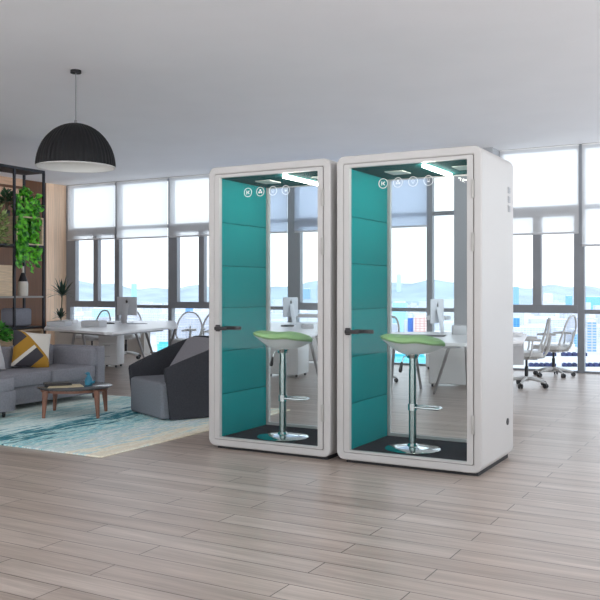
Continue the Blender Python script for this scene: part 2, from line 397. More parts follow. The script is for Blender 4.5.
# grey column and low wall under the left window
b = MB(); b.ext((-4.50, 13.25, 0), (-3.86, 13.62, CEIL)); struct(b, 'column', 'column')
b = MB(); b.ext((XL + .001, 13.3, 0), (-10.98, 13.5, .62)); struct(b, 'low_wall', 'knee')
for i, (a, c) in enumerate(((-7.6, -6.6), (-5.0, -4.67))):
    b = MB(); b.ext((a, 13.3, .80), (c, 13.6, .865), .01); o = struct(b, 'trim_%d' % (i + 1), 'deskwhite')
    MB().ext((a + .02, 13.34, 0), (c - .02, 13.56, .80)).build('radiator', 'winglass' if False else 'cabinet', o) if i == 9 else None

# window wall: posts at bay borders
posts = [(-13.36, .12), (-11.975, .11), (-10.59, .09), (-9.2, .1), (-7.75, .19), (-6.42, .1), (-5.065, .1), (-3.87, .1), (-2.575, .1), (-1.2, .1), (.15, .1), (1.5, .1), (2.85, .1)]
bays = [(-13.36, -11.975, 'c', 2.36, 'blind'), (-11.975, -10.59, 'f', 2.355, 'blind'), (-10.59, -9.2, 'c', 2.35, 'blind'), (-9.2, -7.8, 'f', 2.356, 'blue_cast_blind'),
        (-7.7, -6.42, 'c', 2.356, 'blue_cast_blind'), (-6.42, -5.065, 'f', 2.37, 'blue_cast_blind'), (-5.065, -3.87, 'f', None, None), (-3.87, -2.575, 'c', 2.175, 'blind'),
        (-2.575, -1.2, 'f', 1.97, 'blind'), (-1.2, .15, 'c', 2.2, 'blind'), (.15, 1.5, 'f', 2.2, 'blind'), (1.5, 2.85, 'c', 2.2, 'blind')]
bay_words = ['farthest left, beside the light wood wall', 'second from the wood wall', 'left of the left booth, above the armchair', 'left one seen through the left booth', 'right one seen through the left booth', 'the one seen through the right booth', '', 'directly right of the right booth', 'at the right photo edge, hanging lowest', '', '', '']
_old = ['far left window bay beside the light wood wall', 'second window bay from the wood wall, behind the white desk', 'window bay left of the first booth, behind the charcoal armchair', 'left bay seen through the first booth glass',
             'right bay seen through the first booth glass', 'bay seen through the second booth glass', '', 'window bay directly right of the second booth', 'rightmost bay in view, its blind lowest of all',
             'bay beyond the right edge of the photo', 'second bay beyond the right edge', 'third bay beyond the right edge']
pn = 0
b = MB()
for x, w in posts: b.ext((x - w / 2, WY - .06, 0), (x + w / 2, WY + .06, CEIL), .004, 1)
struct(b, 'wall_back', 'frame')
for i, (x0, x1, kind, bz, bm_) in enumerate(bays):
    b = MB(); x0 += .045; x1 -= .045
    y0, y1 = WY - .045, WY + .045
    b.ext((x0, y0, 0), (x1, y1, .03)); b.ext((x0, y0, CEIL - .06), (x1, y1, CEIL))
    if kind == 'c':
        b.ext((x0, y0 - .02, .93), (x1, y1, 1.06), .004, 1); b.ext((x0, y0 - .02, 2.46), (x1, y1, 2.63), .004, 1)
        lw_, rw_ = {0: (.17, .02), 2: (.14, .05)}.get(i, (.075, .06)); b.ext((x0, y0 - .02, 1.06), (x0 + lw_, y1, 2.46)); b.ext((x1 - rw_, y0 - .02, 1.06), (x1, y1, 2.46))
        mid = (x0 + x1) / 2 + {0: .10, 2: .085, 7: -.03}.get(i, 0); b.ext((mid - .065, y0 - .02, 1.06), (mid + .065, y1, 2.46), .004, 1)
    else:
        b.ext((x0, y0, .924), (x1, y1, .99), .004, 1); b.ext((x0, y0, 2.56), (x1, y1, 2.63), .004, 1)
    w = struct(b, 'window_%d' % (i + 1), 'frame')
    MB().ext((x0 - .01, WY - .006, .02), (x1 + .01, WY + .006, CEIL - .05)).build('pane', 'winglass', w)
    if bz is not None and i < 9:
        rb = thing('roller_blind', ('blue-tinted white' if 'blue' in bm_ else 'white') + ' translucent roller blind, ' + bay_words[i], 'blind', ((x0 + x1) / 2, WY - .1, bz), 0, 'roller blinds along the window wall')
        MB().ext((x0 - .02, WY - .102, bz + .02), (x1 + .02, WY - .099, CEIL - .002)).build('fabric', bm_, rb)
        MB().ext((x0 - .02, WY - .112, bz), (x1 + .02, WY - .09, bz + .03), .005, 1).build('bottom_bar', 'lightgrey', rb)
        MB().cyl((x0 - .02, WY - .09, CEIL - .016), (x1 + .02, WY - .09, CEIL - .016), .013, n=12).build('roller_tube', 'shell', rb)

# ================================================================== PHONE BOOTHS
BW, BD, BH, BY = 1.123, .82, 2.3, 5.71
def make_booth():
    t = thing('phone_booth', '', 'phone booth')
    hx = BW / 2; T = .06; z0 = .022
    # shell: rounded tunnel
    b = MB(); outer = rrect(-hx, hx, z0, BH, .062); inner = rrect(-hx + T, hx - T, z0 + .055, BH - T, .01)
    b.ring(outer, inner, 0, BD); bmesh.ops.remove_doubles(b.bm, verts=b.bm.verts, dist=1e-5)
    sh = b.build('shell', 'white', t, world=False)
    bv = sh.modifiers.new('edge', 'BEVEL'); bv.width = .01; bv.segments = 3; bv.limit_method = 'ANGLE'; bv.angle_limit = math.radians(60)
    # thin line between shell frame and door
    gi = .064
    b = MB(); b.ring(rrect(-hx + T - .001, hx - T + .001, z0 + .054, BH - T + .001, .010), rrect(-hx + gi + .008, hx - gi - .008, z0 + .068, BH - gi - .008, .010), .004, .03)
    b.build('door_gap', 'groove', t, world=False)
    # door leaf
    d0 = -hx + gi; d1 = hx - gi; dz0 = z0 + .059; dz1 = BH - gi
    g0, g1, gz0, gz1 = -hx + .108, hx - .106, .096, 2.212
    b = MB(); b.ring(rrect(d0, d1, dz0, dz1, .010), rrect(g0, g1, gz0, gz1, .006), -.003, .035)
    dr = b.build('door', 'white', t, world=False)
    MB().ext((g0 - .01, .008, gz0 - .01), (g1 + .01, .018, gz1 + .01)).build('door_glass', 'boothglass', dr, world=False)
    for z in (2.0, 1.63, .36):
        MB().ext((hx - .074, -.016, z - .065), (hx - .054, .002, z + .065), .004, 2).build('hinge', 'hinge', dr, world=False)
    b = MB(); b.box((g0 - .006, -.012, .985), (.042, .018, .055), None, .006, 2); b.box((g0 + .045, -.05, .985), (.12, .016, .03), None, .007, 2); b.box((g0 - .006, -.032, .985), (.022, .03, .022), None, .004, 1)
    b.build('door_handle', 'handle', dr, world=False)
    b = MB(); b.box((g0 + .095, .055, .985), (.16, .016, .03), None, .007, 2); b.box((g0 + .02, .042, .985), (.02, .03, .022), None, .004, 1)
    b.build('inner_handle', 'handle', dr, world=False)
    # round white pictograms on the glass
    iz = 2.078; yi = .006
    def circ(cx, r, n=28): return [(cx + r * math.cos(2 * PI * k / n), iz + r * math.sin(2 * PI * k / n)) for k in range(n)]
    for k, ix in enumerate((-.181, -.065, .052, .169)):
        b = MB(); b.ring(circ(ix, .037), circ(ix, .0325), yi - .001, yi + .001)
        if k == 0:      # arrow on a bar
            b.prism([(ix - .014, iz - .015), (ix - .008, iz - .015), (ix - .008, iz + .015), (ix - .014, iz + .015)], yi - .001, yi + .001, 'y')
            b.prism([(ix - .006, iz), (ix + .010, iz + .015), (ix + .015, iz + .010), (ix + .003, iz)], yi - .001, yi + .001, 'y')
            b.prism([(ix - .006, iz), (ix + .003, iz), (ix + .015, iz - .010), (ix + .010, iz - .015)], yi - .001, yi + .001, 'y')
        elif k == 1:    # three-bladed fan
            for q in range(3):
                a = math.radians(90 + 120 * q); cx, cz = ix + .0115 * math.cos(a), iz + .0115 * math.sin(a)
                b.prism([(cx + .0085 * math.cos(2 * PI * j / 12), cz + .0085 * math.sin(2 * PI * j / 12)) for j in range(12)], yi - .001, yi + .001, 'y')
        elif k == 2:    # lamp
            b.ring([(ix + .011 * math.cos(2 * PI * j / 16), iz + .004 + .011 * math.sin(2 * PI * j / 16)) for j in range(16)], [(ix + .009 * math.cos(2 * PI * j / 16), iz + .004 + .009 * math.sin(2 * PI * j / 16)) for j in range(16)], yi - .001, yi + .001)
            b.prism([(ix - .004, iz - .014), (ix + .004, iz - .014), (ix + .004, iz - .009), (ix - .004, iz - .009)], yi - .001, yi + .001, 'y')
        else:           # plug
            b.prism([(ix - .01, iz - .002), (ix + .01, iz - .002), (ix + .008, iz - .012), (ix - .008, iz - .012)], yi - .001, yi + .001, 'y')
            for sx in (-.006, .006): b.prism([(ix + sx - .0015, iz), (ix + sx + .0015, iz), (ix + sx + .0015, iz + .012), (ix + sx - .0015, iz + .012)], yi - .001, yi + .001, 'y')
        b.build('pictogram', 'icon', dr, world=False)
    # inside
    xi = hx - T
    zs = [.082, .435, .789, 1.147, 1.495, 1.851, 2.225]
    for sx in (-1, 1):
        for a, c in zip(zs, zs[1:]):
            xa, xb = sorted((sx * xi, sx * (xi - .028)))
            MB().ext((xa, .042, a + .002), (xb, BD - .05, c - .002), .006, 2).build('wall_felt_panel', 'teal', t, world=False)
    for sx in (-1, 1):
        xa, xb = sorted((sx * xi, sx * (xi - .022)))
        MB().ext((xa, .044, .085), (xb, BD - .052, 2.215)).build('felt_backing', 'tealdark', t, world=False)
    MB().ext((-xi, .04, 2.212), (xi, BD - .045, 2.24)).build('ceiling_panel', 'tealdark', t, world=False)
    MB().ext((-xi, .02, .077), (xi, BD - .045, .088)).build('floor_carpet', 'carpet', t, world=False)
    b = MB(); b.ring(rrect(-xi, xi, .088, 2.235, .01), rrect(-xi + .048, xi - .04, .112, 2.205, .01), BD - .045, BD - .012)
    bf = b.build('back_frame', 'white', t, world=False)
    MB().ext((-xi + .05, BD - .032, .11), (xi - .025, BD - .024, 2.205)).build('back_glass', 'boothglass', bf, world=False)
    b = MB(); b.ext((.088, .09, 2.188), (.112, BD - .13, 2.212), .004, 1); b.build('light_bar', 'lamp', t, world=False)
    for x0 in (-.30, .24):
        b = MB(); b.ext((x0, .30, 2.203), (x0 + .15, .48, 2.213), .003, 1); b.build('ceiling_vent', 'panel_light', t, world=False)
    # outer right side
    for z in (2.055, 1.985, 1.915):
        b = MB(); b.ext((hx - .002, .655, z - .024), (hx + .004, .715, z + .024), .002, 1)
        for q in range(5): b.ext((hx + .003, .66, z - .02 + q * .009), (hx + .008, .71, z - .016 + q * .009))
        b.build('side_vent', 'vent', t, world=False)
    b = MB(); b.cyl((hx - .002, .645, .30), (hx + .006, .645, .30), .026, n=20); b.build('power_inlet', 'blackplastic', t, world=False)
    MB().ext((-hx + .07, .03, 0), (hx - .035, BD - .03, .03)).build('plinth', 'base', t, world=False)
    return t
B1X, B2X = -4.037 + BW / 2, -2.861 + BW / 2
booth = make_booth()
place(booth, (B2X, BY, 0), 0, 'white phone booth nearest the right, its plain white side wall fully showing', 'white phone booths with teal felt lining')
booth2 = place(copy_tree(booth), (B1X, BY, 0), 0, 'left white phone booth standing beside the charcoal armchair and rug', 'white phone booths with teal felt lining')

# ------------------------------------------------------------------ bar stools
def make_stool():
    t = thing('bar_stool', '', 'bar stool')
    b = MB(); b.lathe([(0, 0), (.205, 0), (.212, .004), (.205, .01), (.12, .018), (.045, .026), (.03, .045), (0, .045)], 56); b.build('base', 'chrome', t, world=False)
    b = MB(); b.cyl((0, 0, .03), (0, 0, .60), .029, n=28); b.build('outer_column', 'brushed', t, world=False)
    b = MB(); b.cyl((0, 0, .60), (0, 0, .70), .026, n=24); b.lathe([(0, .598), (.031, .598), (.031, .606), (0, .606)], 28); b.build('gas_lift', 'brushed', t, world=False)
    # footrest: flattened loop reaching forward
    pts = [(.02, -.03, .32), (.1, -.07, .32), (.19, -.065, .315), (.215, 0, .315), (.19, .065, .315), (.1, .07, .32), (.02, .03, .32)]
    b = MB(); b.tube(pts, .0105, 10); b.cyl((0, 0, .295), (0, 0, .345), .036, n=24); b.build('footrest', 'chrome', t, world=False)
    # seat shell and cushion: saddle form, rear swept up
    def seat(kind):
        nx, ny = 28, 14; W = []; k = 1.0 if kind == 'cushion' else .955
        b = MB()
        for top in (1, 0):
            rows = []
            for i in range(nx + 1):
                u = -math.cos(PI * i / nx); row = []
                for j in range(ny + 1):
                    v = -math.cos(PI * j / ny)
                    hw = .20 * (1 - .08 * u) * max(0, 1 - abs(u) ** 3) ** .5
                    zc = .805 + .045 * max(0, -u - .1) ** 1.5 - .020 * max(0, u - .2) ** 1.3 + .020 * math.exp(-((u - .15) / .35) ** 2) * .5 + .014 * v * v
                    edge = max(0, 1 - u * u) ** .5 * max(0, 1 - v * v) ** .5
                    if kind == 'cushion': z = zc + (.036 if top else -.016) * min(1, edge * 1.9)
                    else: z = (zc - .012) if top else (zc - .016 - .085 * (max(0, 1 - u * u) * max(0, 1 - v * v)) ** 1.3)
                    row.append(b.bm.verts.new((u * .245 * k, v * hw * k, z)))
                rows.append(row)
            W.append(rows)
        for rows in W:
            for i in range(nx):
                for j in range(ny): b.bm.faces.new((rows[i][j], rows[i + 1][j], rows[i + 1][j + 1], rows[i][j + 1]))
        bmesh.ops.remove_doubles(b.bm, verts=b.bm.verts, dist=2e-4)
        return b
    seat('shell').build('seat_shell', 'shell', t, world=False)
    seat('cushion').build('seat_cushion', 'green', t, world=False)
    b = MB(); b.cyl((0, 0, .69), (0, 0, .735), .04, .06, n=24); b.build('seat_mount', 'chrome', t, world=False)
    b = MB(); b.tube([(-.02, -.02, .715), (-.06, -.05, .705), (-.075, -.06, .66)], .005, 8); lv = b.build('height_lever', 'chrome', t, world=False)
    b = MB(); b.tube([(-.075, -.06, .665), (-.085, -.066, .60), (-.088, -.068, .585)], [.007, .015, .010], 10); b.build('lever_grip', 'blackplastic', lv, world=False)
    return t
st = make_stool()
place(st, (-2.372, BY + .315, .089), math.radians(16), 'green padded bar stool on chrome pedestal inside the right booth', 'green bar stools in the booths')
place(copy_tree(st), (-3.498, BY + .29, .089), math.radians(22), 'green padded bar stool on chrome pedestal inside the left booth', 'green bar stools in the booths')

# ================================================================== LOUNGE
RC = (-5.95, 6.42)
b = MB(); b.ext((-1.45, -1.47, 0), (1.44, 1.48, .012), .004, 1)
single(b, 'rug', 'rug', 'cream rug with teal brushstroke streaks lying on the wood floor', 'rug', (RC[0], RC[1], .0))

sf = thing('sofa', 'long grey fabric corner sofa with chaise at the left edge of the rug', 'sofa', (-7.3, 6.4, .012))
MB().ext((-7.84, 6.1, .075), (-6.98, 7.56, .285), .015).build('base', 'sofa', sf)
MB().ext((-7.86, 5.1, .075), (-7.68, 7.68, .615), .025, 3).build('backrest', 'sofa', sf)
b = MB(); b.ext((-7.68, 7.555, .075), (-6.93, 7.685, .63), .022, 3); b.build('armrest', 'sofa', sf)
b = MB(); b.blob((-7.28, 7.52, .50), (.68, .12, .24), .3); b.build('side_bolster', 'sofa', sf)
for y0, y1 in ((6.11, 6.852), (6.858, 7.55)):
    b = MB(); b.blob((-7.27, (y0 + y1) / 2, .335), (.66, y1 - y0 + .01, .15), .16, n=40, m=18); b.build('seat_cushion', 'sofa', sf)
for y0, y1 in ((6.15, 6.84), (6.85, 7.46)):
    b = MB(); b.blob((-7.61, (y0 + y1) / 2, .52), (.17, y1 - y0, .27), .25, n=32); b.build('back_cushion', 'sofa', sf)
MB().ext((-7.67, 5.12, .075), (-6.67, 6.08, .285), .015).build('chaise_base', 'sofa', sf)
b = MB(); b.blob((-7.16, 5.6, .345), (1.0, .97, .14), .12, n=44, m=18); b.build('chaise_cushion', 'sofa', sf)
for x, y in ((-6.76, 6.0), (-6.76, 5.2), (-7.8, 5.2), (-7.8, 7.6), (-7.04, 7.6)):
    MB().cyl((x, y, .012), (x, y, .08), .014, .018, 12).build('leg', 'blackplastic', sf)

def pillow_mesh(w, h, d, n=18):
    b = MB(); G = []
    for sgn in (1, -1):
        rows = []
        for i in range(n + 1):
            u = -1 + 2 * i / n; row = []
            for j in range(n + 1):
                v = -1 + 2 * j / n
                th = d * ((1 - u ** 4) * (1 - v ** 4)) ** .55 / 2 if abs(u) < 1 and abs(v) < 1 else 0
                k = 1 - .07 * (1 - v * v) * abs(u) ** 3; k2 = 1 - .07 * (1 - u * u) * abs(v) ** 3
                row.append(b.bm.verts.new((u * w / 2 * k, sgn * th, v * h / 2 * k2)))
            rows.append(row)
        for i in range(n):
            for j in range(n): b.bm.faces.new((rows[i][j], rows[i + 1][j], rows[i + 1][j + 1], rows[i][j + 1]))
    bmesh.ops.remove_doubles(b.bm, verts=b.bm.verts, dist=1e-4)
    return b
pl = single(pillow_mesh(.44, .44, .16), 'throw_pillow', 'pillow', 'mustard, white and charcoal patchwork pillow leaning on the grey sofa', 'pillow', (-7.40, 6.97, .612))
pl.rotation_euler = (math.radians(-20), math.radians(9), math.radians(62))
pl2 = single(pillow_mesh(.42, .40, .15), 'throw_pillow', 'palepillow', 'pale grey pillow on the sofa at the far left edge', 'pillow', (-7.40, 6.32, .612))
pl2.rotation_euler = (math.radians(-20), 0, math.radians(85))

# coffee table
ct = thing('coffee_table', 'low round coffee table with smoked top and walnut legs on the rug', 'table', (-6.31, 6.53, .012))
b = MB(); b.lathe([(0, .285), (.36, .285), (.378, .292), (.38, .302), (.372, .308), (0, .308)], 64, (-6.31, 6.53, 0)); b.build('tabletop', 'tabletop', ct)
b = MB(); b.lathe([(.325, .258), (.34, .258), (.342, .286), (.325, .286), (.325, .258)], 64, (-6.31, 6.53, 0)); b.build('apron', 'walnut', ct)
for p in ((43.5, 418.3), (54.5, 410.5), (98, 418.3), (106, 411.3)):
    q = on_level(p[0], p[1], .012); d = Vector((-6.31, 6.53, 0)) - Vector((q.x, q.y, 0)); tp = Vector((q.x, q.y, 0)) + d * .06
    MB().cyl((q.x, q.y, .012), (tp.x, tp.y, .286), .016, .032, 16).build('leg', 'walnut', ct)
bk = thing('magazine', 'open cream magazine spread on the coffee table', 'magazine', (-6.28, 6.50, .308))
MB().box((-6.27, 6.46, .311), (.19, .26, .006), Matrix.Rotation(math.radians(52), 3, 'Z'), .001, 1).build('pages', 'paper', bk)
MB().box((-6.36, 6.36, .311), (.2, .28, .005), Matrix.Rotation(math.radians(40), 3, 'Z'), .001, 1).build('cover', 'paper', bk)
b = MB(); b.box((0, 0, .012), (.27, .19, .022), None, .003, 1); b.box((.0, 0, .0245), (.25, .17, .003), None)
single(b, 'notebook', 'darkbook', 'black hardback notebook lying on the magazine', 'book', (-6.44, 6.42, .3145), math.radians(50))
b = MB(); b.lathe([(0, 0), (.045, 0), (.05, .012), (.052, .05), (.044, .085), (.026, .115), (.018, .13), (.022, .14), (0, .145)], 24)
b.blob((.01, 0, .145), (.055, .04, .045), .8); b.cyl((.03, 0, .148), (.058, 0, .150), .009, .002, 10); b.tube([(-.03, 0, .04), (-.07, 0, .035), (-.09, 0, .06)], [.025, .016, .006], 10)
single(b, 'bird_figurine', 'bluecer', 'small blue ceramic bird figurine standing on the coffee table', 'figurine', (-6.20, 6.62, .309), math.radians(200)).scale = (.8, .8, .8)

# armchair
AO = Vector((-5.545, 6.735, .012)); AR = math.radians(-26.2)
ac = thing('armchair', 'charcoal tub armchair on the rug beside the left booth', 'armchair', AO, AR)
b = MB(); b.ext((-.385, .0, .008), (.375, .70, .375), .035, 4); b.build('seat', 'armseat', ac, world=False)
ctrl = [(-.42, .045), (-.445, .3), (-.47, .55), (-.44, .76), (-.30, .88), (0, .92), (.30, .88), (.44, .76), (.47, .55), (.445, .3), (.42, .085)]
def crv(pts, n):
    out = []
    P_ = [Vector(p) for p in pts]; P_ = [2 * P_[0] - P_[1]] + P_ + [2 * P_[-1] - P_[-2]]
    for i in range(1, len(P_) - 2):
        for k in range(n):
            t = k / n; a, b_, c, d = P_[i - 1:i + 3]
            out.append(.5 * ((2 * b_) + (-a + c) * t + (2 * a - 5 * b_ + 4 * c - d) * t * t + (-a + 3 * b_ - 3 * c + d) * t ** 3))
    out.append(P_[-2]); return out
C = crv(ctrl, 5); n = len(C)
b = MB(); prof = []
for i, p in enumerate(C):
    a = C[max(0, i - 1)]; c = C[min(n - 1, i + 1)]; t = (c - a).normalized(); nr = Vector((-t.y, t.x))   # inward/outward
    if nr.dot(Vector((0, .45)) - p) < 0: nr = -nr
    s_ = min(1, max(0, (p.y - .05) / .75)); h = .49 + .29 * s_ ** .9
    lean = (1 - s_) * .055
    rows = []
    for (off, z) in ((0, .008), (0, .2), (-.01, h - .03), (.012, h), (.045, h), (.065, h - .03), (.062, .2), (.06, .008)):
        q = p + nr * off; k = z / h
        rows.append(b.bm.verts.new((q.x * (1 - .06 * k * (1 - s_)), q.y - lean * k, z)))
    prof.append(rows)
for A, B in zip(prof, prof[1:]):
    for k in range(8): b.bm.faces.new((A[k], A[(k + 1) % 8], B[(k + 1) % 8], B[k]))
b.bm.faces.new(prof[0]); b.bm.faces.new(prof[-1])
b.build('shell', 'armshell', ac, world=False)
b = MB(); b.blob((.02, .555, .57), (.62, .15, .46), .28, Matrix.Rotation(math.radians(-36), 3, 'X'), n=36, m=18); b.build('back_cushion', 'cush', ac, world=False)

# pendant lamp
pc = Vector((-6.28, 6.517, 2.565))
pd = thing('pendant_lamp', 'large black ribbed dome pendant lamp hanging above the lounge', 'lamp', pc)
prof = [(.402 * math.cos(a), .455 * math.sin(a)) for a in [math.radians(x) for x in range(0, 88, 6)]]
op = prof + [(.012, .456)]; ip = [(max(.01, r - .008), z - (.006 if z > .05 else 0)) for r, z in op][::-1]
b = MB(); b.lathe(op + [(.004, .456)], 288, pc, rib=.0045, ribn=48)
bm = b.bm
bot = [f for f in bm.faces if len(f.verts) > 8]; bmesh.ops.delete(bm, geom=bot, context='FACES_ONLY')
b.build('shade', 'pendant', pd)
b = MB(); b.lathe([(.39 * math.cos(a), .44 * math.sin(a)) for a in [math.radians(x) for x in range(0, 90, 8)]], 96, pc)
bot = [f for f in b.bm.faces if len(f.verts) > 8]; bmesh.ops.delete(b.bm, geom=bot, context='FACES_ONLY'); b.build('shade_lining', 'inner', pd)
b = MB(); b.lathe([(.392, 0), (.407, 0), (.407, .006), (.392, .006), (.392, 0)], 96, pc); b.build('rim', 'inner', pd)
b = MB(); b.cyl(pc + Vector((0, 0, .45)), (pc.x, pc.y, CEIL - .02), .006, n=10); b.cyl(pc + Vector((0, 0, .44)), pc + Vector((0, 0, .49)), .022, .014, n=14); b.build('cord', 'cord', pd)
b = MB(); b.cyl((pc.x, pc.y, CEIL - .03), (pc.x, pc.y, CEIL), .055, n=24); b.build('ceiling_rose', 'pendant', pd)
b = MB(); b.blob(pc + Vector((0, 0, .2)), (.1, .1, .13), 1); b.cyl(pc + Vector((0, 0, .26)), pc + Vector((0, 0, .43)), .02, n=12); b.build('bulb', 'bulb', pd)

# ------------------------------------------------------------------ tall shelf at the left
SX0, SX1, SY1 = -10.2, -9.75, 9.46; ST = 3.13
sh = thing('shelving_unit', 'tall black steel open shelving unit holding crates and plants behind the sofa', 'shelf', (-9.97, 8.6, 0))
b = MB(); b.ext((SX0, 7.4, ST - .04), (SX1, SY1, ST), .003, 1); b.build('top_panel', 'steel', sh)
for y in (SY1 - .017, 8.865, 7.42):
    for x in (SX0 + .015, SX1 - .015):
        MB().ext((x - .015, y - .017, 0), (x + .015, y + .017, ST - .04)).build('post', 'steel', sh)
for z, y0, mt in ((1.975, 7.42, 'steel'), (1.205, 7.42, 'board'), (.745, 7.42, 'steel'), (.44, 7.42, 'board')):
    MB().ext((SX0 + .01, y0, z - .028), (SX1 - .002, SY1 - .03, z)).build('shelf_board', mt, sh)
def open_crate(y0, y1, z0, z1, label, x0=-10.15, x1=-9.745, t=.02):
    o = thing('wooden_crate', label, 'crate', ((x0 + x1) / 2, (y0 + y1) / 2, z0))
    MB().ring([(y0, z0), (y1, z0), (y1, z1), (y0, z1)], [(y0 + t, z0 + t), (y1 - t, z0 + t), (y1 - t, z1 - t), (y0 + t, z1 - t)], x0, x1, 'x').build('frame', 'crate', o)
    MB().ext((x0, y0 + t, z0 + t), (x0 + .015, y1 - t, z1 - t)).build('back_panel', 'tan', o)
    return o
open_crate(8.895, 9.42, 1.976, 2.40, 'open pale wooden crate on its side half hidden by the trailing ivy')
open_crate(8.90, 9.42, .441, .70, 'open pale wooden crate low on the shelf, above the patchwork pillow')
b = MB(); b.ext((-.2, -.42, 0), (.2, .32, .455), .006, 1)
for k in range(3): b.ext((.2, -.41, .02 + k * .148), (.206, .31, .155 + k * .148), .003, 1)
single(b, 'planter_box', 'crate', 'big pale wooden planter box on the shelf at the left edge', 'planter', (-9.962, 8.51, 1.206))
b = MB(); b.lathe([(0, 0), (.055, 0), (.06, .01), (.06, .12), (.0, .12)], 16)
single(b, 'jar', 'lightgrey', 'small grey-white jar inside the ivy-covered crate', 'jar', (-9.86, 9.08, 1.997))
# bottle
bo = thing('bottle', 'pale bottle with black neck wrap on the shelf under the ivy', 'bottle', (-9.84, 9.10, 1.206))
b = MB(); b.lathe([(0, 0), (.072, 0), (.076, .015), (.076, .19), (.062, .235), (.035, .31), (.02, .36), (.018, .44), (.02, .445), (0, .45)], 28, (-9.84, 9.10, 1.206)); b.build('body', 'bottleglass', bo)
b = MB(); b.lathe([(.072, .17), (.072, .19), (.064, .237), (.038, .31), (.024, .35), (.022, .35), (.03, .31), (.055, .237), (.066, .19), (.072, .17)], 28, (-9.84, 9.10, 1.206)); b.build('neck_wrap', 'label', bo)
b = MB(); b.lathe([(.0715, .03), (.0722, .03), (.0722, .05), (.0715, .05), (.0715, .03)], 28, (-9.84, 9.10, 1.206)); b.build('base_band', 'label', bo)
# grey felt basket
b = MB(); b.box((0, 0, .14), (.3, .36, .27), None, .04, 3)
single(b, 'felt_basket', 'felt', 'rounded grey felt basket on the lower shelf above the wooden crate', 'basket', (-9.97, 9.09, .746))
# ivy
iv = thing('trailing_ivy', 'bright green trailing ivy spilling down the right end of the shelf', 'plant', (-9.93, 9.16, 2.401))
b = MB(); b.lathe([(0, 0), (.07, 0), (.10, .16), (.105, .17), (.09, .17), (0, .15)], 20, (-9.93, 9.16, 2.401)); b.build('pot', 'potgrey', iv)
b = MB(); bs = MB()
strands = []
for k in range(14):
    y = 8.93 + .43 * R.random(); zend = R.uniform(1.75, 2.4)
    if .18 < (y - 8.9) < .6 and R.random() < .45: zend = R.uniform(1.60, 1.95)
    strands.append((y, zend))
strands += [(9.30, 1.60), (9.33, 1.68), (9.22, 1.72), (8.94, 1.74), (9.0, 1.66), (9.36, 1.85), (9.05, 1.9)]
for y, ze in strands:
    x = R.uniform(-9.84, -9.75); z = R.uniform(2.55, 2.8); pts = [(-9.93, 9.16, 2.55), ((x - 9.93) / 2, (y + 9.16) / 2, z + .04), (x, y, z - .05)]
    zz = z - .05
    while zz > ze:
        zz -= .055; y += R.uniform(-.012, .012); pts.append((x, y, zz))
        if R.random() < .8:
            for q in range(1):
                d = Vector((R.uniform(.0, .5), R.uniform(-1, 1), R.uniform(-1, .1)))
                b.leaf((x + R.uniform(0, .03), y + R.uniform(-.02, .02), zz), d, Vector((1, R.uniform(-.5, .5), R.uniform(0, .8))), R.uniform(.07, .115), R.uniform(.075, .105), True)
    bs.tube(pts, .0025, 5)
for k in range(75):
    a = R.uniform(0, 2 * PI); rr = R.uniform(.0, .30); z = R.uniform(2.42, 2.86 - rr * .5)
    p = Vector((-9.86 + rr * .45 * math.cos(a), min(9.40, 9.17 + rr * .85 * math.sin(a)), z))
    b.leaf(p, (R.uniform(0, .6), R.uniform(-1, 1), R.uniform(-.8, .5)), (1, R.uniform(-.5, .5), R.uniform(0, .9)), R.uniform(.07, .115), R.uniform(.075, .105), True)
b.build('leaves', 'ivy', iv, smooth=False, flat=True); bs.build('stems', 'stem', iv)
def bush(name, label, cat, loc, rad, h, n, leafmat, L, W, pot=None, potmat='potgrey', up=.4, stems=6):
    t = thing(name, label, cat, loc); loc = Vector(loc); base = 0
    if pot:
        pr, ph = pot; base = ph - .02
        b = MB(); b.lathe([(0, 0), (pr * .8, 0), (pr, ph), (pr * .93, ph), (pr * .9, ph - .03), (0, ph - .03)], 28, loc); b.build('pot', potmat, t)
    bs = MB()
    for k in range(stems):
        a = 2 * PI * k / stems; bs.tube([loc + Vector((0, 0, base * .8)), loc + Vector((rad * .25 * math.cos(a), rad * .25 * math.sin(a), base + h * .4)), loc + Vector((rad * .55 * math.cos(a), rad * .55 * math.sin(a), base + h * .85))], .005, 5)
    bs.build('stems', 'stem', t)
    b = MB()
    for k in range(n):
        a = R.uniform(0, 2 * PI); ph = R.uniform(-.5, 1); rr = R.uniform(.55, 1)
        p = loc + Vector((rad * rr * math.cos(a) * math.cos(ph), rad * rr * math.sin(a) * math.cos(ph), base + h * .5 + h * .5 * rr * math.sin(ph)))
        out = (p - loc - Vector((0, 0, base + h * .3))).normalized()
        b.leaf(p, out + Vector((R.uniform(-.7, .7), R.uniform(-.7, .7), R.uniform(-.6, up))), (R.uniform(-1, 1), R.uniform(-1, 1), 1), L * R.uniform(.7, 1.2), W * R.uniform(.7, 1.2))
    b.build('leaves', leafmat, t, smooth=False, flat=True)
    return t
bush('potted_shrub', 'olive-green leafy plant growing from the wooden planter box', 'plant', (-9.95, 8.40, 1.662), .42, .95, 620, 'bush', .09, .05, None, stems=9)
bush('leafy_plant', 'dark green variegated plant behind the ivy on the shelf', 'plant', (-10.05, 8.98, 2.401), .10, .34, 110, 'ivy2', .09, .05, (.05, .09), 'potgrey')
bush('bushy_plant', 'bright green bushy plant in a grey pot behind the sofa back', 'plant', (-8.5, 7.30, 0), .30, .32, 620, 'herb', .07, .045, (.2, .585), 'potgrey')

